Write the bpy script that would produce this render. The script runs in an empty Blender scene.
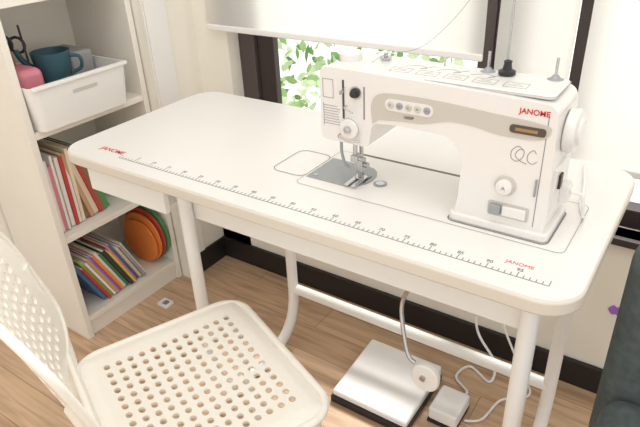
import bpy, bmesh, math, random
from mathutils import Vector, Matrix, Euler
random.seed(7)
D=bpy.data; C=bpy.context; scene=C.scene
col=scene.collection

# ---------------------------------------------------------------- materials
def mat(name,c,rough=0.5,metal=0.0,var=0.04,scale=8.0,bump=0.0,emit=None,coat=0.0,trans=0.0):
    m=D.materials.new(name); m.use_nodes=True
    nt=m.node_tree; b=nt.nodes['Principled BSDF']
    tc=nt.nodes.new('ShaderNodeTexCoord'); nz=nt.nodes.new('ShaderNodeTexNoise')
    nz.inputs['Scale'].default_value=scale; nz.inputs['Detail'].default_value=3
    nt.links.new(tc.outputs['Object'],nz.inputs['Vector'])
    r=nt.nodes.new('ShaderNodeValToRGB')
    r.color_ramp.elements[0].position=0.3; r.color_ramp.elements[1].position=0.7
    r.color_ramp.elements[0].color=(c[0]*(1-var),c[1]*(1-var),c[2]*(1-var),1)
    r.color_ramp.elements[1].color=(min(1,c[0]*(1+var)),min(1,c[1]*(1+var)),min(1,c[2]*(1+var)),1)
    nt.links.new(nz.outputs['Fac'],r.inputs['Fac']); nt.links.new(r.outputs['Color'],b.inputs['Base Color'])
    b.inputs['Roughness'].default_value=rough; b.inputs['Metallic'].default_value=metal
    b.inputs['Coat Weight'].default_value=coat
    b.inputs['Transmission Weight'].default_value=trans
    if bump>0:
        bp=nt.nodes.new('ShaderNodeBump'); bp.inputs['Strength'].default_value=bump; bp.inputs['Distance'].default_value=0.002
        n2=nt.nodes.new('ShaderNodeTexNoise'); n2.inputs['Scale'].default_value=scale*25
        nt.links.new(tc.outputs['Object'],n2.inputs['Vector'])
        nt.links.new(n2.outputs['Fac'],bp.inputs['Height']); nt.links.new(bp.outputs['Normal'],b.inputs['Normal'])
    if emit:
        b.inputs['Emission Color'].default_value=(*emit[0],1); b.inputs['Emission Strength'].default_value=emit[1]
    return m

M={}
M['wall']=mat('wall_paint',(0.87,0.835,0.745),0.8,var=0.015,bump=0.1)
M['trim']=mat('white_trim',(0.84,0.82,0.79),0.5,var=0.01)
M['base']=mat('black_baseboard',(0.016,0.013,0.013),0.4)
M['frame']=mat('brown_window_frame',(0.040,0.027,0.026),0.45)
M['sash']=mat('brown_window_sash',(0.085,0.063,0.062),0.45)
M['table']=mat('table_laminate',(0.82,0.795,0.76),0.30,var=0.008)
M['edge']=mat('table_edging',(0.69,0.635,0.55),0.4,var=0.01)
M['tube']=mat('white_powder_coat',(0.86,0.85,0.82),0.35,var=0.01)
M['mach']=mat('machine_white_plastic',(0.80,0.775,0.745),0.28,var=0.006,coat=0.2)
M['beige']=mat('machine_champagne_plastic',(0.57,0.53,0.47),0.3,var=0.01)
M['gap']=mat('seam_brown',(0.20,0.16,0.12),0.6)
M['ink']=mat('ink_grey',(0.07,0.07,0.09),0.6)
M['ink2']=mat('ink_light',(0.24,0.24,0.25),0.6)
M['seam']=mat('seam_grey',(0.42,0.41,0.39),0.6)
M['red']=mat('red_print',(0.62,0.03,0.04),0.5)
M['steel']=mat('steel',(0.55,0.55,0.56),0.25,metal=1.0)
M['plate']=mat('needle_plate_grey',(0.33,0.345,0.36),0.4,metal=0.2,var=0.02)
M['black']=mat('black_plastic',(0.02,0.02,0.022),0.35)
M['lcd']=mat('display_dark',(0.08,0.06,0.05),0.15)
M['amber']=mat('display_amber',(0.35,0.20,0.08),0.3)
M['chair']=mat('chair_white_plastic',(0.85,0.815,0.735),0.32,var=0.01)
M['shelf']=mat('shelf_cream',(0.84,0.80,0.72),0.45,var=0.02)
M['bin']=mat('bin_white',(0.84,0.83,0.80),0.4,var=0.01)
M['pedal']=mat('pedal_white',(0.90,0.90,0.90),0.4,var=0.01)
M['slate']=mat('slate_fabric',(0.085,0.105,0.105),0.9,scale=60,var=0.2,bump=0.5)
M['ground']=mat('outside_ground',(0.80,0.82,0.76),0.9,var=0.1)
PAL={'teal':(0.03,0.09,0.115),'pink':(0.75,0.25,0.32),'white':(0.85,0.82,0.78),'cream':(0.8,0.68,0.52),'brown':(0.30,0.14,0.08),
 'tan':(0.55,0.35,0.2),'green':(0.08,0.28,0.10),'yellow':(0.75,0.55,0.12),'orange':(0.8,0.25,0.05),'redb':(0.5,0.06,0.05),
 'blue':(0.08,0.17,0.35),'grey':(0.35,0.35,0.36),'purple':(0.35,0.15,0.6),'lime':(0.35,0.55,0.1),'dark':(0.05,0.04,0.05),'paper':(0.85,0.8,0.7)}
for k,v in PAL.items(): M[k]=mat('colour_'+k,v,0.55)

def leafmat(name,c,f=0.5):
    m=mat(name,c,0.5,var=0.02 if f>0.6 else 0.3,scale=3); nt=m.node_tree
    b=nt.nodes['Principled BSDF']; out=[n for n in nt.nodes if n.type=='OUTPUT_MATERIAL'][0]
    t=nt.nodes.new('ShaderNodeBsdfTranslucent'); t.inputs['Color'].default_value=(*c,1)
    mx=nt.nodes.new('ShaderNodeMixShader'); mx.inputs[0].default_value=f
    nt.links.new(b.outputs[0],mx.inputs[1]); nt.links.new(t.outputs[0],mx.inputs[2]); nt.links.new(mx.outputs[0],out.inputs[0])
    return m
M['leaf']=leafmat('leaf_green',(0.14,0.30,0.10)); M['leaf2']=leafmat('leaf_pale',(0.34,0.50,0.24)); M['leaf3']=leafmat('leaf_silver',(0.60,0.72,0.50))
M['blind']=leafmat('blind_fabric',(0.86,0.84,0.80),0.62)
g=D.materials.new('window_glass'); g.use_nodes=True; nt=g.node_tree; nt.nodes.remove(nt.nodes['Principled BSDF'])
out=[n for n in nt.nodes if n.type=='OUTPUT_MATERIAL'][0]
tr=nt.nodes.new('ShaderNodeBsdfTransparent'); gl=nt.nodes.new('ShaderNodeBsdfGlossy'); gl.inputs['Roughness'].default_value=0.02
mx=nt.nodes.new('ShaderNodeMixShader'); mx.inputs[0].default_value=0.04
nt.links.new(tr.outputs[0],mx.inputs[1]); nt.links.new(gl.outputs[0],mx.inputs[2]); nt.links.new(mx.outputs[0],out.inputs[0])
M['glass']=g
fm=D.materials.new('oak_plank_floor'); fm.use_nodes=True; nt=fm.node_tree; b=nt.nodes['Principled BSDF']
tc=nt.nodes.new('ShaderNodeTexCoord')
br=nt.nodes.new('ShaderNodeTexBrick'); br.inputs['Scale'].default_value=1; br.inputs['Brick Width'].default_value=0.9; br.inputs['Row Height'].default_value=0.11
br.inputs['Mortar Size'].default_value=0.0012; br.inputs['Color1'].default_value=(0.54,0.355,0.225,1); br.inputs['Color2'].default_value=(0.63,0.44,0.29,1); br.inputs['Mortar'].default_value=(0.32,0.20,0.12,1)
br.offset=0.37
nt.links.new(tc.outputs['Object'],br.inputs['Vector'])
mp=nt.nodes.new('ShaderNodeMapping'); mp.inputs['Scale'].default_value=(2.0,26,1); nt.links.new(tc.outputs['Object'],mp.inputs['Vector'])
nz=nt.nodes.new('ShaderNodeTexNoise'); nz.inputs['Scale'].default_value=2.2; nz.inputs['Detail'].default_value=6; nz.inputs['Distortion'].default_value=0.6
nt.links.new(mp.outputs[0],nz.inputs['Vector'])
rp=nt.nodes.new('ShaderNodeValToRGB'); rp.color_ramp.elements[0].color=(0.76,0.74,0.71,1); rp.color_ramp.elements[1].color=(1.12,1.12,1.12,1)
rp.color_ramp.elements[0].position=0.32; rp.color_ramp.elements[1].position=0.62
nt.links.new(nz.outputs['Fac'],rp.inputs[0])
ml=nt.nodes.new('ShaderNodeMixRGB'); ml.blend_type='MULTIPLY'; ml.inputs[0].default_value=1
nt.links.new(br.outputs['Color'],ml.inputs[1]); nt.links.new(rp.outputs[0],ml.inputs[2]); nt.links.new(ml.outputs[0],b.inputs['Base Color'])
b.inputs['Roughness'].default_value=0.32
M['floor']=fm

# ---------------------------------------------------------------- helpers
def root(name,loc=(0,0,0),rz=0):
    e=D.objects.new(name,None); e.location=loc; e.rotation_euler=(0,0,rz); e.empty_display_size=0.05; col.objects.link(e); return e
def obj(name,me,m=None,parent=None,smooth=False,bevel=0,seg=3,loc=None,rot=None):
    o=D.objects.new(name,me); col.objects.link(o)
    if m is not None:
        for x in (m if isinstance(m,(list,tuple)) else [m]): me.materials.append(x)
    if parent: o.parent=parent
    if smooth:
        for p in me.polygons: p.use_smooth=True
    if bevel>0:
        md=o.modifiers.new('bev','BEVEL'); md.width=bevel; md.segments=seg; md.limit_method='ANGLE'; md.angle_limit=math.radians(38)
        for p in me.polygons: p.use_smooth=True
        md.harden_normals=True
    if loc: o.location=loc
    if rot: o.rotation_euler=rot
    return o
def boxes_mesh(lst,name='m'):
    bm=bmesh.new()
    for t in lst:
        x0,x1,y0,y1,z0,z1=t[:6]; mi=t[6] if len(t)>6 else 0; mt=t[7] if len(t)>7 else None
        vs=[bm.verts.new(p) for p in [(x0,y0,z0),(x1,y0,z0),(x1,y1,z0),(x0,y1,z0),(x0,y0,z1),(x1,y0,z1),(x1,y1,z1),(x0,y1,z1)]]
        if mt is not None:
            for v in vs: v.co=mt@v.co
        for f in [(0,3,2,1),(4,5,6,7),(0,1,5,4),(1,2,6,5),(2,3,7,6),(3,0,4,7)]:
            fc=bm.faces.new([vs[i] for i in f]); fc.material_index=mi
    me=D.meshes.new(name); bm.to_mesh(me); bm.free(); return me
def box(name,x0,x1,y0,y1,z0,z1,m,parent=None,bevel=0,seg=3):
    return obj(name,boxes_mesh([(x0,x1,y0,y1,z0,z1)],name),m,parent,bevel=bevel,seg=seg)
def rrect(x0,x1,y0,y1,r,n=8):
    pts=[]
    for cx,cy,a0 in [(x1-r,y0+r,-90),(x1-r,y1-r,0),(x0+r,y1-r,90),(x0+r,y0+r,180)]:
        for i in range(n+1):
            a=math.radians(a0+90*i/n); pts.append((cx+r*math.cos(a),cy+r*math.sin(a)))
    return pts
def prism(name,pts,z0,z1,m,parent=None,bevel=0,seg=3,axis='z'):
    bm=bmesh.new()
    def P(p,h):
        return (p[0],p[1],h) if axis=='z' else ((p[0],h,p[1]) if axis=='y' else (h,p[0],p[1]))
    a=[bm.verts.new(P(p,z0)) for p in pts]; b_=[bm.verts.new(P(p,z1)) for p in pts]
    n=len(pts); bm.faces.new(a); bm.faces.new(b_)
    for i in range(n): bm.faces.new([a[i],a[(i+1)%n],b_[(i+1)%n],b_[i]])
    bmesh.ops.recalc_face_normals(bm,faces=bm.faces)
    me=D.meshes.new(name); bm.to_mesh(me); bm.free()
    return obj(name,me,m,parent,bevel=bevel,seg=seg)
def lathe(name,prof,m,parent=None,loc=(0,0,0),rot=(0,0,0),n=32):
    bm=bmesh.new(); rings=[]
    for r,h in prof:
        rings.append([bm.verts.new((max(r,1e-5)*math.cos(2*math.pi*i/n),max(r,1e-5)*math.sin(2*math.pi*i/n),h)) for i in range(n)])
    for k in range(len(rings)-1):
        for i in range(n): bm.faces.new([rings[k][i],rings[k][(i+1)%n],rings[k+1][(i+1)%n],rings[k+1][i]])
    bm.faces.new(rings[0][::-1]); bm.faces.new(rings[-1])
    bmesh.ops.recalc_face_normals(bm,faces=bm.faces)
    me=D.meshes.new(name); bm.to_mesh(me); bm.free()
    for p in me.polygons: p.use_smooth=True
    o=obj(name,me,m,parent,loc=loc,rot=rot)
    md=o.modifiers.new('es','EDGE_SPLIT'); md.split_angle=math.radians(40)
    return o
def tube(name,pts,r,m,parent=None,fillet=0,cyclic=False,res=8,taper=None):
    P=[Vector(p) for p in pts]
    if fillet>0:
        Q=[]; n=len(P)
        for i in range(n):
            if not cyclic and i in (0,n-1): Q.append(P[i]); continue
            a=P[(i-1)%n]; b_=P[i]; c=P[(i+1)%n]
            f=min(fillet,(a-b_).length*0.49,(c-b_).length*0.49)
            s=b_+(a-b_).normalized()*f; e=b_+(c-b_).normalized()*f
            for k in range(9):
                t=k/8; Q.append(s*(1-t)**2+b_*2*t*(1-t)+e*t*t)
        P=Q
    cu=D.curves.new(name,'CURVE'); cu.dimensions='3D'; cu.bevel_depth=r; cu.bevel_resolution=res//2; cu.use_fill_caps=True
    sp=cu.splines.new('POLY'); sp.points.add(len(P)-1); sp.use_cyclic_u=cyclic
    for i,p in enumerate(P): sp.points[i].co=(*p,1)
    o=D.objects.new(name,cu); cu.materials.append(m); col.objects.link(o)
    dg=C.evaluated_depsgraph_get(); me=D.meshes.new_from_object(o.evaluated_get(dg)); D.objects.remove(o)
    for p in me.polygons: p.use_smooth=True
    o=D.objects.new(name,me); col.objects.link(o)
    if not me.materials: me.materials.append(m)
    if parent: o.parent=parent
    return o
def smoothpts(pts,n=8):
    P=[Vector(p) for p in pts]; out_=[]
    for i in range(len(P)-1):
        p0=P[max(i-1,0)];p1=P[i];p2=P[i+1];p3=P[min(i+2,len(P)-1)]
        for k in range(n):
            t=k/n
            out_.append(0.5*((2*p1)+(-p0+p2)*t+(2*p0-5*p1+4*p2-p3)*t*t+(-p0+3*p1-3*p2+p3)*t**3))
    out_.append(P[-1]); return out_
def text_mesh(body,size,loc,rot=(0,0,0),shear=0,bold=0.0,align='LEFT'):
    cu=D.curves.new('t','FONT'); cu.body=body; cu.size=size; cu.shear=shear; cu.offset=bold; cu.align_x=align; cu.extrude=0.0002
    o=D.objects.new('t',cu); col.objects.link(o); 
    dg=C.evaluated_depsgraph_get(); me=D.meshes.new_from_object(o.evaluated_get(dg)); D.objects.remove(o)
    me.transform(Matrix.Translation(loc)@Euler(rot).to_matrix().to_4x4()); me.materials.clear()
    return me
def join_meshes(name,meshes,m,parent=None):
    bm=bmesh.new()
    for me in meshes: bm.from_mesh(me)
    r=D.meshes.new(name); bm.to_mesh(r); bm.free(); return obj(name,r,m,parent)

# ---------------------------------------------------------------- camera
H=1.28
X=Vector((0.828,0.559,-0.042)); U=Vector((-0.248,0.427,0.870)); F=Vector((-0.503,0.710,-0.490))
F.normalize(); X=(X-F*X.dot(F)).normalized(); U=X.cross(F)
cd=D.cameras.new('camera'); cam=D.objects.new('camera',cd); col.objects.link(cam)
cam.matrix_world=Matrix(((X.x,U.x,-F.x,0),(X.y,U.y,-F.y,0),(X.z,U.z,-F.z,H),(0,0,0,1)))
cd.sensor_width=36; cd.lens=588/640*36; cd.clip_start=0.02
scene.camera=cam

# ---------------------------------------------------------------- room
obj('floor',boxes_mesh([(-1.8,2.2,-1.6,1.4,-0.05,0)]),M['floor'])
WZ=0.5
obj('wall_back',boxes_mesh([(-1.46,2.2,1.4,1.56,0,WZ),(-1.8,-1.32,1.4,1.56,0,2.5),(-1.32,2.2,1.4,1.56,2.0,2.5),(1.6,2.2,1.4,1.56,WZ,2.0)]),M['wall'])
obj('wall_left',boxes_mesh([(-1.95,-1.8,-1.6,1.56,0,2.5),(-1.8,-1.46,1.2,1.4,0,2.5)]),M['wall'])
box('trim_1',-1.46,-1.452,1.203,1.285,0.085,2.5,M['trim'])
box('baseboard_back',-1.448,2.2,1.386,1.3995,0,0.085,M['base'],bevel=0.002)
box('baseboard_left',-1.4595,-1.448,1.2,1.3995,0,0.085,M['base'],bevel=0.002)

win=root('window_1')
fr=[]
def fb(a,b_,z0,z1,y0=1.45,y1=1.50,mi=0): fr.append((a,b_,y0,y1,z0,z1,mi))
fb(-1.32,-1.255,WZ,2.0,mi=1); fb(-0.475,-0.40,WZ,2.0); fb(-0.29,-0.25,WZ,2.0); fb(1.54,1.6,WZ,2.0); fb(-1.255,1.54,WZ,WZ+0.05); fb(-1.255,1.54,1.95,2.0)
fb(-1.25,-1.185,WZ+.05,1.95,1.462,1.488,0); fb(-0.52,-0.48,WZ+.05,1.95,1.462,1.488,1); fb(0.6,0.66,WZ+.05,1.95)
obj('frame',boxes_mesh(fr),[M['frame'],M['sash']],win,bevel=0.003)
box('glass',-1.255,1.54,1.473,1.477,WZ+.05,1.95,M['glass'],win)
box('sill',-1.32,1.6,1.385,1.449,WZ-0.02,WZ,M['frame'],win,bevel=0.003)

def blind(x0,x1,z0,y):
    r=root('roller_blind')
    bm=bmesh.new(); n=24; prev=None
    for i in range(n+1):
        z=z0+(1.98-z0)*i/n; yy=y+0.0015*math.sin(i*1.3)
        cur=[bm.verts.new((x0,yy,z)),bm.verts.new((x1,yy,z))]
        if prev: bm.faces.new([prev[0],prev[1],cur[1],cur[0]])
        prev=cur
    me=D.meshes.new('fabric'); bm.to_mesh(me); bm.free()
    o=obj('fabric',me,M['blind'],r,smooth=True)
    box('hem_bar',x0,x1,y-0.005,y+0.005,z0-0.010,z0+0.008,M['trim'],r,bevel=0.004)
    tube('roller',[(x0,y+0.02,2.0),(x1,y+0.02,2.0)],0.02,M['trim'],r)
blind(-1.37,-0.475,0.900,1.37)
blind(-0.445,-0.275,0.74,1.37)
blind(-0.25,0.7,0.68,1.37)

# outside
obj('ground',boxes_mesh([(-6,5,1.57,9,-0.35,-0.3)]),M['ground'])
bm=bmesh.new()
for i in range(2500):
    x=random.uniform(-3.6,-0.75); y=random.uniform(2.0,3.2); z=random.uniform(-0.3,0.78+0.35*math.sin(x*5)+0.2*random.random())
    s=random.uniform(0.022,0.05); rot=Euler((random.uniform(0,6),random.uniform(0,6),random.uniform(0,6))).to_matrix()
    pts=[(0,-s,0),(s*.45,-s*.3,s*.1),(s*.5,s*.4,0),(0,s*1.1,-s*.1),(-s*.5,s*.4,0),(-s*.45,-s*.3,s*.1)]
    f=bm.faces.new([bm.verts.new(Vector((x,y,z))+rot@Vector(p)) for p in pts]); f.material_index=random.choice([0,1,2,2])
me=D.meshes.new('garden_shrubs'); bm.to_mesh(me); bm.free()
obj('garden_shrubs',me,[M['leaf'],M['leaf2'],M['leaf3']])

# ---------------------------------------------------------------- table
TZ=0.75
tb=root('sewing_table')
TX0,TX1,TY0,TY1=-1.268,-0.081,0.712,1.230
prism('tabletop',rrect(TX0,TX1,TY0,TY1,0.062,10),TZ-0.028,TZ,M['edge'],tb,bevel=0.006)
prism('top_laminate',rrect(TX0+.004,TX1-.004,TY0+.004,TY1-.004,0.058,10),TZ-0.0005,TZ+0.0006,M['table'],tb)
LX=(-0.93,-0.155)
for i,x in enumerate(LX):
    tube('leg_frame_%d'%(i+1),[(x,0.785,TZ-.03),(x,0.785,0.018),(x,1.15,0.018),(x,1.15,TZ-.03)],0.016,M['tube'],tb,fillet=0.16)
    box('leg_head_%d'%(i+1),x-.02,x+.02,0.76,1.18,TZ-.06,TZ-.026,M['tube'],tb,bevel=0.004)
box('front_rail',-0.93,-0.155,0.80,0.815,0.615,0.722,M['tube'],tb,bevel=0.003)
box('rear_rail',-0.93,-0.155,1.14,1.16,0.50,0.56,M['tube'],tb,bevel=0.004)
tube('stretcher',[(-0.93,1.15,0.19),(-0.155,1.15,0.19)],0.016,M['tube'],tb)
box('drawer_body',-1.215,-0.965,0.765,1.05,0.65,0.7218,M['tube'],tb,bevel=0.004)
box('drawer_front',-1.22,-0.955,0.748,0.766,0.640,0.720,M['tube'],tb,bevel=0.004)
box('machine_tray',-0.66,-0.20,0.83,1.05,0.63,0.722,M['tube'],tb,bevel=0.006)
# ruler
RX0,RX1=-1.09,-0.13; ticks=[]
N=100
zt=TZ+0.0007
for i in range(N+1):
    x=RX0+(RX1-RX0)*i/N; L=0.014 if i%5==0 else 0.008
    ticks.append((x-.0007,x+.0007,0.754,0.754+L,zt,zt+.0003))
ticks.append((RX0,RX1,0.7532,0.7548,zt,zt+.0003))
obj('ruler_scale',boxes_mesh(ticks),M['ink2'],tb)
nm=[text_mesh(str(i),0.011,(RX0+(RX1-RX0)*i/N,0.770,zt),align='CENTER',bold=0.0002) for i in range(5,N,5)]
join_meshes('ruler_numbers',nm,M['ink2'],tb)
join_meshes('brand_print',[text_mesh('JANOME',0.0205,(-1.175,0.768,zt),bold=0.0004),text_mesh('JANOME',0.0115,(-0.205,0.784,zt))],M['red'],tb)

# ---------------------------------------------------------------- sewing machine
sm=root('sewing_machine')
T=TZ+0.0012
Y0,Y1=0.868,0.985
def ring(name,x0,x1,y0,y1,r,w,m,z=T):
    a=rrect(x0,x1,y0,y1,r,6); b_=rrect(x0+w,x1-w,y0+w,y1-w,max(r-w,0.001),6)
    bm=bmesh.new(); A=[bm.verts.new((*p,z)) for p in a]; B=[bm.verts.new((*p,z)) for p in b_]; n=len(a)
    for i in range(n): bm.faces.new([A[i],A[(i+1)%n],B[(i+1)%n],B[i]])
    me=D.meshes.new(name); bm.to_mesh(me); bm.free(); return obj(name,me,m,sm)
prism('bed_plate',rrect(-0.66,-0.135,0.85,1.03,0.012,6),TZ-0.02,T-0.0002,M['table'],sm)
ring('bed_seam',-0.662,-0.133,0.848,1.032,0.014,0.0016,M['seam'])
box('bed_rear_slot',-0.63,-0.30,1.031,1.038,TZ-.001,T+0.0002,M['gap'],sm)
ring('bobbin_cover_seam',-0.745,-0.66,0.875,0.995,0.02,0.0018,M['ink2'],T+.0002)
prism('needle_plate',[(-0.655,0.882),(-0.575,0.882)]+[(-0.565+0.04*math.sin(a*math.pi/8),0.933-0.051*math.cos(a*math.pi/8)) for a in range(9)]+[(-0.655,0.985)],T-.001,T+.0012,M['plate'],sm)
lathe('needle_plate_disc',[(0.030,0),(0.030,0.0018),(0.027,0.0022)],M['plate'],sm,loc=(-0.556,0.925,T))
lathe('bed_screw',[(0.009,0),(0.009,0.002),(0.006,0.0025)],M['steel'],sm,loc=(-0.505,0.925,T))
lathe('bed_screw_seat',[(0.014,0),(0.014,0.001)],M['plate'],sm,loc=(-0.505,0.925,T))
obj('feed_slots',boxes_mesh([(-0.56+i*.008,-0.557+i*.008,0.908,0.942,T+.0022,T+.0026) for i in range(4)]),M['black'],sm)
lathe('plate_screw',[(0.004,0),(0.004,0.001)],M['steel'],sm,loc=(-0.64,0.895,T+.0012))

def arc(cx,cz,r,a0,a1,n=6): return [(cx+r*math.cos(math.radians(a0+(a1-a0)*i/n)),cz+r*math.sin(math.radians(a0+(a1-a0)*i/n))) for i in range(n+1)]
out_pts=[(-0.575,0.992)]+arc(-0.587,0.976,0.015,95,180,5)+[(-0.602,0.87)]+arc(-0.592,0.862,0.010,180,270,3)+[(-0.512,0.852)]+arc(-0.508,0.862,0.010,270,350,3)+[(-0.494,0.888)]+arc(-0.478,0.886,0.016,160,95,3)
out_pts+=[(-0.44,0.905)]+arc(-0.366,0.858,0.046,90,0,9)+[(-0.322,0.80),(-0.326,0.768)]+[(-0.332,T),(-0.176,T)]+[(-0.172,0.80),(-0.178,0.965)]+arc(-0.198,0.963,0.019,0,85,5)+[(-0.35,0.988)]
body=prism('body',out_pts,Y0,Y1,M['mach'],sm,bevel=0.0085,seg=5,axis='y')
prism('pillar_skirt',rrect(-0.336,-0.165,Y0-.006,Y1+.004,0.012,6),T,T+0.016,M['mach'],sm,bevel=0.004)
ring('pillar_gasket',-0.339,-0.162,Y0-.009,Y1+.007,0.014,0.003,M['ink2'],T+.0003)
prism('top_cover',rrect(-0.49,-0.19,Y0+.012,Y1-.008,0.012,6),0.984,0.9915,M['mach'],sm,bevel=0.003)
ring('top_cover_seam',-0.492,-0.188,Y0+.010,Y1-.006,0.013,0.0014,M['ink2'],0.9889)
inl=smoothpts([(-0.490,0,0.900),(-0.493,0,0.935),(-0.478,0,0.957),(-0.43,0,0.962),(-0.36,0,0.961),(-0.28,0,0.956),(-0.20,0,0.951),(-0.185,0,0.942),(-0.20,0,0.925),(-0.26,0,0.922),(-0.30,0,0.928),(-0.345,0,0.930),(-0.39,0,0.918),(-0.44,0,0.914),(-0.478,0,0.910)],4)
prism('front_inlay',[(p.x,p.z) for p in inl],Y0-.0012,Y0+.002,M['beige'],sm,axis='y')
prism('button_panel',rrect(-0.465,-0.375,0.931,0.952,0.010,5),Y0-.0022,Y0,M['mach'],sm,axis='y')
for i in range(5): lathe('button_%d'%(i+1),[(0.006,0),(0.006,0.002),(0.005,0.003)],M['plate'] if i in (1,4) else M['beige'],sm,loc=(-0.454+i*.017,Y0-.002,0.942),rot=(math.radians(90),0,0),n=20)
obj('button_icons',boxes_mesh([(-0.4555+i*.017,-0.4525+i*.017,Y0-.0054,Y0-.005,0.9408,0.9432) for i in range(5)]),M['ink2'],sm)
prism('display',rrect(-0.247,-0.192,0.931,0.944,0.005,5),Y0-.003,Y0,M['lcd'],sm,axis='y')
box('display_lit',-0.238,-0.204,Y0-.0034,Y0-.003,0.935,0.940,M['amber'],sm)
rf=(math.radians(90),0,0)
join_meshes('brand_badge',[text_mesh('JANOME',0.012,(-0.236,Y0-.0006,0.963),rf,bold=0.0002)],M['red'],sm)
def mono(name,pts):
    p_=smoothpts(pts,6)
    tube(name,[(-0.220+(p.x+0.220)*0.85,Y0-.0002,0.894+(p.z-0.894)*0.85) for p in p_],0.00055,M['ink2'],sm)
mono('monogram_1',[(-0.222,0,0.905),(-0.232,0,0.912),(-0.243,0,0.902),(-0.243,0,0.887),(-0.232,0,0.882),(-0.222,0,0.893),(-0.222,0,0.906),(-0.231,0,0.905),(-0.236,0,0.893),(-0.226,0,0.884),(-0.214,0,0.880)])
mono('monogram_2',[(-0.199,0,0.903),(-0.204,0,0.909),(-0.213,0,0.900),(-0.213,0,0.887),(-0.204,0,0.882),(-0.196,0,0.888)])
join_meshes('model_print',[text_mesh('1600P',0.008,(-0.43,Y0-.0016,0.921),rf)],M['ink'],sm)
obj('diagram_print',boxes_mesh([(-0.595,-0.565+random.random()*.008,Y0-.0006,Y0,0.885+i*.005,0.8857+i*.005) for i in range(8)]+[(-0.595,-0.5943,Y0-.0006,Y0,.88,.925),(-0.573,-0.5723,Y0-.0006,Y0,.935,.97),(-0.595,-0.573,Y0-.0006,Y0,.935,.9357),(-0.595,-0.573,Y0-.0006,Y0,.9693,.97),(-0.595,-0.5943,Y0-.0006,Y0,.935,.97)]),M['ink2'],sm)
lathe('stitch_dial_rim',[(0.0175,0),(0.0175,0.003),(0.015,0.004)],M['beige'],sm,loc=(-0.243,Y0,0.838),rot=rf)
lathe('stitch_dial',[(0.013,0),(0.013,0.008),(0.010,0.010)],M['mach'],sm,loc=(-0.243,Y0-.003,0.838),rot=rf)
join_meshes('dial_mark',[text_mesh('A',0.010,(-0.2462,Y0-.0132,0.8345),rf)],M['ink2'],sm)
prism('lever_recess',rrect(-0.268,-0.20,0.780,0.806,0.004,4),Y0-.0012,Y0+.001,M['beige'],sm,axis='y')
box('reverse_lever',-0.264,-0.245,Y0-.009,Y0,0.784,0.802,M['plate'],sm,bevel=0.002)
box('reverse_lever_body',-0.243,-0.204,Y0-.006,Y0,0.784,0.802,M['mach'],sm,bevel=0.002)
box('pillar_end_seam',-0.192,-0.1908,Y0-.0006,Y0,0.775,0.965,M['ink2'],sm)
box('speed_slider',-0.197,-0.194,Y0-.004,Y0,0.83,0.86,M['plate'],sm,bevel=.001)
# head
lathe('tension_dial',[(0.019,0),(0.019,0.010),(0.0175,0.012),(0.009,0.013)],M['mach'],sm,loc=(-0.535,Y0,0.885),rot=rf)
lathe('tension_dial_ring',[(0.0195,0.0),(0.0195,0.0015)],M['plate'],sm,loc=(-0.535,Y0-.006,0.885),rot=rf)
lathe('tension_dial_nut',[(0.007,0),(0.007,0.006),(0.004,0.008)],M['steel'],sm,loc=(-0.535,Y0-.012,0.885),rot=rf)
lathe('thread_guide_knob',[(0.009,0),(0.009,0.004),(0.006,0.006),(0.006,0.012),(0.003,0.014)],M['black'],sm,loc=(-0.525,Y0,0.952),rot=rf)
lathe('thread_guide_knob_seat',[(0.012,0),(0.012,0.002)],M['steel'],sm,loc=(-0.525,Y0,0.952),rot=rf)
box('take_up_slot',-0.553,-0.549,Y0-.0008,Y0,0.90,0.972,M['ink'],sm)
box('take_up_lever',-0.5525,-0.5495,Y0-.013,Y0,0.948,0.955,M['steel'],sm,bevel=0.001)
box('side_slot',-0.509,-0.5065,Y0-.0008,Y0,0.905,0.965,M['ink2'],sm)
tube('thread_guide_hook',[(-0.545,Y0,0.925),(-0.545,Y0-.01,0.925),(-0.525,Y0-.012,0.918)],0.0015,M['steel'],sm,fillet=.004)
tube('check_spring',[(-0.56,Y0,0.868),(-0.56,Y0-.01,0.866),(-0.535,Y0-.012,0.862),(-0.515,Y0-.004,0.862)],0.0015,M['steel'],sm,fillet=.005)
for nme,x,y in (('needle_bar',-0.55,0.905),('presser_bar',-0.55,0.928)):
    tube(nme,[(x,y,0.855),(x,y,0.81 if nme=='needle_bar' else .79)],0.0045,M['steel'],sm)
tube('needle',[(-0.55,0.905,0.812),(-0.55,0.905,0.758)],0.0011,M['steel'],sm)
box('needle_clamp',-0.557,-0.541,0.897,0.912,0.80,0.814,M['steel'],sm,bevel=0.002)
lathe('needle_screw',[(0.005,0),(0.005,0.009)],M['steel'],sm,loc=(-0.541,0.905,0.807),rot=(0,math.radians(90),0))
box('presser_ankle',-0.557,-0.543,0.918,0.936,0.768,0.798,M['steel'],sm,bevel=0.002)
lathe('presser_screw',[(0.006,0),(0.006,0.009)],M['steel'],sm,loc=(-0.543,0.927,0.785),rot=(0,math.radians(90),0))
obj('presser_foot',boxes_mesh([(-0.563,-0.553,0.880,0.93,T+.0025,T+.0055),(-0.547,-0.537,0.880,0.93,T+.0025,T+.0055),(-0.563,-0.537,0.915,0.935,T+.0025,T+.006),(-0.554,-0.546,0.92,0.932,T+.006,0.772)]),M['steel'],sm,bevel=0.001)
tube('needle_threader',[(-0.572,0.89,0.856),(-0.572,0.89,0.82),(-0.565,0.89,0.795),(-0.558,0.896,0.788)],0.003,M['plate'],sm,fillet=.008)
lathe('lamp_cap',[(0.012,-0.003),(0.012,0.003)],M['trim'],sm,loc=(-0.53,0.915,0.852))
box('presser_lifter',-0.57,-0.555,0.985,1.0,0.845,0.86,M['mach'],sm,bevel=.003)
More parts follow.
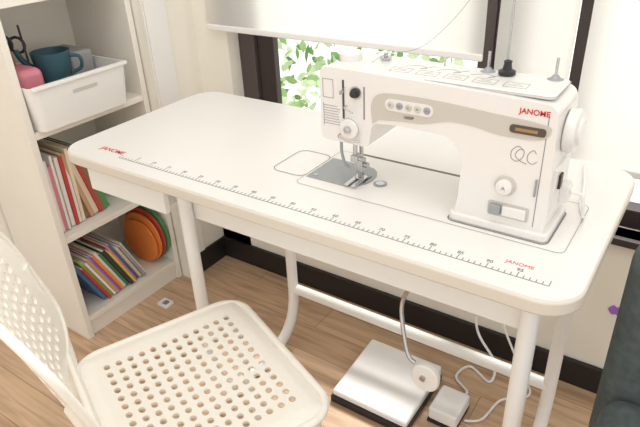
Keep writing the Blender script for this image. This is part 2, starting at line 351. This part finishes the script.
# top
TT=0.9915
lathe('pressure_dial',[(0.021,0),(0.021,0.014),(0.018,0.017),(0.006,0.0175)],M['mach'],sm,loc=(-0.572,0.93,0.990))
lathe('pressure_dial_base',[(0.023,0),(0.023,0.002)],M['ink2'],sm,loc=(-0.572,0.93,0.9895))
lathe('bobbin_winder',[(0.007,0),(0.007,0.006),(0.011,0.007),(0.011,0.009),(0.004,0.010),(0.004,0.016)],M['steel'],sm,loc=(-0.512,0.955,0.988))
for i,(x,y) in enumerate([(-0.322,0.962),(-0.213,0.965)]):
    lathe('spool_base_%d'%(i+1),[(0.013,0),(0.013,0.004),(0.008,0.006),(0.005,0.010),(0.004,0.011)],M['plate'],sm,loc=(x,y,TT-.004))
    tube('spool_pin_%d'%(i+1),[(x,y,TT),(x,y,TT+.034)],0.0024,M['steel'],sm)
lathe('spool_cap',[(0.006,0),(0.014,0.003),(0.014,0.008),(0.008,0.011),(0.006,0.020),(0.007,0.024),(0.003,0.026)],M['black'],sm,loc=(-0.288,0.955,TT-.001))
tube('thread_guide_loop',[(-0.40,0.962,TT-.002),(-0.40,0.962,TT+.014),(-0.388,0.962,TT+.016),(-0.388,0.962,TT+.006)],0.0013,M['steel'],sm,fillet=.006)
dd=[]
for i in range(5):
    x=-0.475+i*.05
    dd+= [(x,x+.036,0.895,0.8957,TT,TT+.0003),(x,x+.0007,0.895,0.92,TT,TT+.0003),(x,x+.036,0.92,0.9207,TT,TT+.0003),(x+.036,x+.0367,0.895,0.92,TT,TT+.0003),(x+.006,x+.03,0.905,0.9057,TT,TT+.0003),(x+.01,x+.025,0.912,0.9127,TT,TT+.0003)]
obj('threading_diagram',boxes_mesh(dd),M['ink2'],sm)
for i in range(3):
    x=-0.46+i*.06
    tube('diagram_line_%d'%(i+1),smoothpts([(x,0.93,TT),(x+.02,0.945,TT),(x+.04,0.935,TT),(x+.03,0.928,TT),(x+.05,0.95,TT)],5),0.0005,M['ink2'],sm)
tube('thread_post',[(-0.30,0.988,TT-.02),(-0.30,0.988,1.36)],0.0014,M['steel'],sm)
tube('thread',smoothpts([(-0.288,0.955,TT+.02),(-0.297,0.985,1.2),(-0.30,0.988,1.35),(-0.34,0.97,1.15),(-0.43,0.955,1.03),(-0.515,0.94,1.0),(-0.551,0.856,0.953)],10),0.0004,M['ink2'],sm)
ry=(0,math.radians(90),0)
lathe('handwheel_shaft',[(0.024,0),(0.024,0.006)],M['ink2'],sm,loc=(-0.181,0.93,0.925),rot=ry,n=40)
lathe('handwheel',[(0.030,0),(0.035,0.003),(0.036,0.014),(0.033,0.018),(0.022,0.020),(0.020,0.024),(0.008,0.025)],M['mach'],sm,loc=(-0.177,0.93,0.925),rot=ry,n=40)
box('side_cover',-0.178,-0.170,0.885,0.97,0.79,0.875,M['mach'],sm,bevel=0.004)
box('power_switch',-0.172,-0.166,0.90,0.915,0.835,0.86,M['black'],sm,bevel=0.001)
box('socket',-0.172,-0.156,0.925,0.955,0.80,0.83,M['mach'],sm,bevel=0.003)
tube('side_cable',smoothpts([(-0.156,0.94,0.815),(-0.138,0.945,0.81),(-0.132,0.95,0.775),(-0.135,0.98,0.756),(-0.148,1.02,0.756),(-0.16,1.1,0.756),(-0.18,1.19,0.756)],6),0.0028,M['bin'],sm)
tube('knee_lifter_rod',smoothpts([(-0.35,0.84,0.66),(-0.367,0.827,0.638),(-0.40,0.84,0.575),(-0.405,0.835,0.53),(-0.38,0.815,0.455),(-0.36,0.81,0.44)],6),0.0045,M['steel'],sm)
prism('knee_lifter_pad',rrect(-0.360,-0.304,0.39,0.455,0.027,8),0.795,0.812,M['bin'],sm,bevel=0.005,axis='y')
lathe('knee_lifter_bolt',[(0.006,0),(0.006,0.005)],M['steel'],sm,loc=(-0.335,0.795,0.425),rot=rf)

# ---------------------------------------------------------------- pedal, adapter, cords
fp=root('foot_pedal')
box('base',-0.684,-0.450,0.974,1.208,0.0,0.022,M['black'],fp,bevel=0.002)
pr=[(0.980,0.020),(0.980,0.040),(1.208,0.058),(1.208,0.020)]
prism('tread',pr,-0.682,-0.452,M['pedal'],fp,bevel=0.007,axis='x')
pa=root('power_adapter')
box('body',-0.425,-0.345,1.055,1.155,0.008,0.050,M['pedal'],pa,bevel=0.008)
box('foot_strip',-0.425,-0.345,1.053,1.155,0.0,0.009,M['black'],pa)
pc=root('extension_cable')
tube('cord_1',smoothpts([(-0.38,1.162,0.02),(-0.37,1.20,0.006),(-0.42,1.24,0.006),(-0.40,1.30,0.006),(-0.33,1.27,0.006),(-0.34,1.33,0.03),(-0.41,1.35,0.12),(-0.41,1.37,0.30)],8),0.0038,M['pedal'],pc)
tube('cord_2',smoothpts([(-0.338,1.10,0.006),(-0.30,1.13,0.006),(-0.28,1.22,0.006),(-0.22,1.28,0.006),(-0.26,1.34,0.02),(-0.34,1.36,0.16),(-0.37,1.37,0.30)],8),0.0033,M['pedal'],pc)
wo=root('wall_outlet')
box('cover',-0.45,-0.33,1.392,1.3998,0.28,0.36,M['trim'],wo,bevel=.002)
box('plug_1',-0.42,-0.40,1.365,1.392,0.295,0.32,M['pedal'],wo,bevel=.003)
box('plug_2',-0.38,-0.36,1.365,1.392,0.295,0.32,M['pedal'],wo,bevel=.003)

# ---------------------------------------------------------------- chair
def perforated(name,W,Dp,nx,ny,cell,hr,corner,shape,m,parent,thick=0.006,celly=None,hry=None):
    celly=celly or cell; hry=hry or hr
    ex=nx*cell/2; ey=ny*celly/2; mx_=W/2; my_=Dp/2
    k=3
    xs=[-mx_+(mx_-ex)*i/k for i in range(k)]+[-ex+cell*i for i in range(nx)]+[ex+(mx_-ex)*i/k for i in range(k+1)]
    ys=[-my_+(my_-ey)*i/k for i in range(k)]+[-ey+celly*i for i in range(ny)]+[ey+(my_-ey)*i/k for i in range(k+1)]
    def warp(x,y):
        dx=abs(x)-(mx_-corner); dy=abs(y)-(my_-corner)
        if dx>0 and dy>0:
            h=math.hypot(dx,dy); s=max(dx,dy)/h
            x=math.copysign(mx_-corner+dx*s,x); y=math.copysign(my_-corner+dy*s,y)
        return shape(x,y)
    bm=bmesh.new()
    for i in range(len(xs)-1):
        for j in range(len(ys)-1):
            x0,x1,y0,y1=xs[i],xs[i+1],ys[j],ys[j+1]
            per=[]
            q=4
            for (a,b_) in (((x0,y0),(x1,y0)),((x1,y0),(x1,y1)),((x1,y1),(x0,y1)),((x0,y1),(x0,y0))):
                for t in range(q): per.append((a[0]+(b_[0]-a[0])*t/q,a[1]+(b_[1]-a[1])*t/q))
            V=[bm.verts.new(warp(*p)) for p in per]
            hole=(k<=i<k+nx and k<=j<k+ny)
            if hole:
                cx,cy=(x0+x1)/2,(y0+y1)/2; I=[]
                for p in per:
                    a=math.atan2((p[1]-cy)/celly,(p[0]-cx)/cell); I.append(bm.verts.new(warp(cx+hr*math.cos(a),cy+hry*math.sin(a))))
                for t in range(16): bm.faces.new([V[t],V[(t+1)%16],I[(t+1)%16],I[t]])
            else: bm.faces.new(V)
    bmesh.ops.remove_doubles(bm,verts=bm.verts,dist=1e-5)
    bmesh.ops.recalc_face_normals(bm,faces=bm.faces)
    me=D.meshes.new(name); bm.to_mesh(me); bm.free()
    o=obj(name,me,m,parent,smooth=True)
    md=o.modifiers.new('s','SOLIDIFY'); md.thickness=thick; md.offset=0
    md2=o.modifiers.new('e','EDGE_SPLIT'); md2.split_angle=math.radians(50)
    return o
ch=root('chair',(-0.686,0.530,0),math.radians(-23))
def seat_shape(x,y):
    z=0.455-0.014*(1-(x/0.2)**2)*(1-(y/0.19)**2)
    e=max(abs(x)/0.205,abs(y)/0.185); z-=0.012*max(0,e-0.88)/0.12
    if y>0.13: z-=0.25*(y-0.13)**2*4
    return Vector((x,y,z))
perforated('seat',0.415,0.38,13,12,0.0238,0.0076,0.055,seat_shape,M['chair'],ch,celly=0.0238,hry=0.0064)
tube('seat_rim',[(p[0],p[1],0.446) for p in rrect(-0.205,0.205,-0.187,0.187,0.055,8)],0.008,M['chair'],ch,cyclic=True)
def back_shape(x,y):
    z=0.68+y
    yy=-0.168-0.04*(1-(x/0.2)**2)-0.27*(y+0.14)
    return Vector((x,yy,z))
perforated('backrest',0.415,0.285,13,9,0.0255,0.0088,0.085,back_shape,M['chair'],ch,thick=0.006)
rim=[back_shape(p[0],p[1]) for p in rrect(-0.2075,0.2075,-0.1425,0.1425,0.085,8)]
tube('backrest_rim',rim,0.0065,M['chair'],ch,cyclic=True)
for s,nm_ in ((-1,'left'),(1,'right')):
    tube('back_leg_'+nm_,[(s*.19,-0.25,0.0),(s*.190,-0.185,0.43),(s*.196,-0.188,0.56),(s*.196,-0.215,0.70)],0.011,M['chair'],ch,fillet=.08)
    tube('front_leg_'+nm_,[(s*.19,0.20,0.0),(s*.18,0.155,0.432),(s*.185,-0.19,0.432)],0.011,M['chair'],ch,fillet=.05)
tube('cross_bar_front',[(-.18,0.165,0.43),(.18,0.165,0.43)],0.009,M['chair'],ch)
tube('cross_bar_rear',[(-.185,-0.17,0.43),(.185,-0.17,0.43)],0.009,M['chair'],ch)

# ---------------------------------------------------------------- bookcase
bc=root('bookcase')
SX0,SX1,SY0,SY1=-1.795,-1.5,0.776,1.195
b=[(SX0,SX1,SY0,SY0+.02,0,1.8),(SX0,SX1,SY1-.02,SY1,0,1.8),(SX0,SX0+.006,SY0+.02,SY1-.02,0,1.8),(SX0,SX1-.01,SY0+.02,SY1-.02,0,0.062)]
for z in (0.08,0.38,0.715,1.06,1.42,1.8): b.append((SX0,SX1-.002,SY0+.02,SY1-.02,z-.02,z))
obj('carcass',boxes_mesh(b),M['shelf'],bc,bevel=0.0015,seg=1)

sb=root('storage_bin')
def openbox(name,x0,x1,y0,y1,z0,z1,t,m,parent,flare=0.0):
    bm=bmesh.new()
    lo=rrect(x0+flare,x1-flare,y0+flare,y1-flare,0.02,5); hi=rrect(x0,x1,y0,y1,0.025,5); hin=rrect(x0+t,x1-t,y0+t,y1-t,0.022,5); lin=rrect(x0+flare+t,x1-flare-t,y0+flare+t,y1-flare-t,0.018,5)
    L=[[bm.verts.new((*p,z)) for p in r] for r,z in ((lo,z0),(hi,z1),(hin,z1),(lin,z0+t))]
    n=len(lo)
    for a in range(3):
        for i in range(n): bm.faces.new([L[a][i],L[a][(i+1)%n],L[a+1][(i+1)%n],L[a+1][i]])
    bm.faces.new(L[0][::-1]); bm.faces.new(L[3]); bmesh.ops.recalc_face_normals(bm,faces=bm.faces)
    me=D.meshes.new(name); bm.to_mesh(me); bm.free()
    return obj(name,me,m,parent,bevel=0.0015,seg=2)
openbox('tub',-1.76,-1.465,0.798,1.115,0.716,0.842,0.004,M['bin'],sb,flare=0.012)
prism('tub_lip',rrect(-1.472,-1.458,0.802,1.111,0.006,3),0.835,0.845,M['bin'],sb,bevel=.002)
box('handle_slot',-1.4685,-1.4675,0.92,1.00,0.799,0.809,M['beige'],sb)
box('pink_pouch',-1.66,-1.54,0.82,0.895,0.722,0.872,M['pink'],sb,bevel=0.02)
box('fabric_case',-1.74,-1.60,1.02,1.10,0.722,0.87,M['grey'],sb,bevel=0.01)
box('brown_box',-1.57,-1.50,0.98,1.10,0.722,0.81,M['tan'],sb,bevel=0.004)
lathe('enamel_pot',[(0.03,0),(0.045,0.01),(0.050,0.07),(0.054,0.105),(0.050,0.105),(0.044,0.07),(0.02,0.01)],M['teal'],sb,loc=(-1.59,0.955,0.79))
tube('pot_handle',smoothpts([(-1.55,0.985,0.88),(-1.53,1.005,0.875),(-1.53,1.005,0.845),(-1.55,0.985,0.83)],6),0.005,M['teal'],sb)
tube('pot_spout',smoothpts([(-1.62,0.915,0.85),(-1.635,0.895,0.875),(-1.64,0.885,0.905)],5),0.008,M['teal'],sb)
for i in range(14):
    x=-1.66+random.uniform(-.06,.06); y=0.83+random.uniform(0,.07)
    tube('brush_%d'%(i+1),[(x,y,0.73),(x+random.uniform(-.04,.04),y+random.uniform(-.03,.04),0.93+random.uniform(0,.08))],random.choice([.003,.005,.006]),M[random.choice(['brown','tan','dark','redb','green'])],sb)
tube('scissor_loop_1',[(-1.66+.018*math.cos(a*.52),0.87+.012*math.cos(a*.52),0.925+.022*math.sin(a*.52)) for a in range(12)],0.004,M['dark'],sb,cyclic=True)
tube('scissor_loop_2',[(-1.66+.018*math.cos(a*.52),0.905+.012*math.cos(a*.52),0.915+.022*math.sin(a*.52)) for a in range(12)],0.004,M['dark'],sb,cyclic=True)

def bookset(name,specs,y,z,x_front,lean=0.0):
    lst=[]; names=list(PAL.keys())
    for th,h,d,c,ln in specs:
        pv=Matrix.Translation((0,y,z))@Matrix.Rotation(ln,4,'X')
        ci=names.index(c); pi=names.index('paper')
        xf=x_front-random.uniform(0,.02)
        def add(x0,x1,y0,y1,z0,z1,mi): lst.append((x0,x1,y0,y1,z0,z1,mi,pv))
        add(xf-d,xf,0,0.0015,0,h,ci); add(xf-d,xf,th-.0015,th,0,h,ci); add(xf-.0015,xf,0.0015,th-.0015,0,h,ci)
        add(xf-d+.003,xf-.0016,0.0016,th-.0016,0.003,h-.003,pi)
        y+=th/math.cos(ln)+.0012
    return obj(name,boxes_mesh(lst),[M[n] for n in names])
r=random.Random(3)
s=[]
for i in range(9): s.append((r.uniform(.007,.012),r.uniform(.21,.25),.19,('white','white','pink','white','cream','white','redb','white','cream')[i],-0.0))
for c,t in (('brown',.02),('tan',.014),('cream',.018),('redb',.008),('brown',.014),('green',.018)): s.append((t,r.uniform(.20,.25),.18,c,0.22))
bookset('books',s,0.802,0.384,-1.53)
s=[]
for c,t in (('blue',.012),('redb',.01),('lime',.008),('white',.008),('tan',.012),('purple',.008),('orange',.01),('white',.01),('green',.01),('dark',.012),('yellow',.008),('pink',.008),('blue',.01),('cream',.01),('grey',.01),('white',.008)):
    s.append((t,r.uniform(.17,.2),.20,c,0.42))
bookset('books',s,0.880,0.084,-1.515)
names=list(PAL.keys())
fans=root('paper_fans')
for i,(c,yy,rr) in enumerate((('orange',1.135,.097),('orange',1.122,.085),('redb',1.148,.104),('green',1.16,.11))):
    lathe('disc_%d'%(i+1),[(rr,0),(rr,.006),(rr*.3,.008)],M[c],fans,loc=(-1.60-.0*i,yy,.082+rr),rot=(math.radians(90),0,0))
lst=[]; z=0.382
for c,h in (('dark',.02),('green',.025),('brown',.03),('tan',.02),('brown',.03),('dark',.015)):
    lst.append((-1.72,-1.54,1.07,1.165,z,z+h-.001,names.index(c))); z+=h
obj('books',boxes_mesh(lst),[M[n] for n in names],bevel=.002)

# ---------------------------------------------------------------- slate upholstered chair (right)
oc=root('office_chair',(0.192,0.75,0),0)
def cush(name,x0,x1,y0,y1,z0,z1,bev):
    return box(name,x0,x1,y0,y1,z0,z1,M['slate'],oc,bevel=bev,seg=6)
cush('seat_cushion',-0.22,0.25,-0.30,0.14,0.40,0.49,0.04)
cush('back_cushion',-0.235,0.27,0.13,0.23,0.30,0.78,0.048)
tube('gas_column',[(0,0,0.08),(0,0,0.41)],0.025,M['black'],oc)
for i in range(5):
    a=i*2*math.pi/5
    tube('base_arm_%d'%(i+1),[(0,0,0.09),(0.22*math.cos(a),0.22*math.sin(a),0.06)],0.015,M['black'],oc)
    lathe('caster_%d'%(i+1),[(0.025,-0.012),(0.027,-.008),(0.027,.008),(0.025,0.012)],M['black'],oc,loc=(0.22*math.cos(a),0.22*math.sin(a),0.027),rot=(math.radians(90),0,a))

ss=root('wall_sticker')
prism('butterfly',[(-0.07+ .014*math.cos(t*math.pi/12)*(1+.35*math.cos(2*t*math.pi/12)),0.285+.014*math.sin(t*math.pi/12)*(1-.3*math.cos(4*t*math.pi/12))) for t in range(24)],1.397,1.3995,M['purple'],ss,axis='y')
ds=root('floor_socket')
prism('plate',rrect(-1.45,-1.40,1.02,1.06,.006,4),0.0,0.008,M['trim'],ds,bevel=.002)
prism('insert',rrect(-1.432,-1.412,1.03,1.05,.004,4),0.008,0.0095,M['ink2'],ds)

# ---------------------------------------------------------------- light
w=D.worlds.new('sky'); scene.world=w; w.use_nodes=True
bg=w.node_tree.nodes['Background']; bg.inputs[0].default_value=(1.0,0.985,0.96,1); bg.inputs[1].default_value=1.15
sd=D.lights.new('sun','SUN'); sd.energy=3.6; sd.angle=math.radians(14); sd.color=(1,0.97,0.92)
so=D.objects.new('sun',sd); col.objects.link(so); so.rotation_euler=Vector((0.10,-0.55,-0.83)).to_track_quat('-Z','Y').to_euler()
ad=D.lights.new('fill_light','AREA'); ad.energy=10; ad.size=1.2; ad.color=(1,0.97,0.92)  # soft overhead fill added to brighten the room, no actual fixture
ao=D.objects.new('fill_light',ad); col.objects.link(ao); ao.location=(-0.3,0.3,2.4)
scene.view_settings.view_transform='Standard'
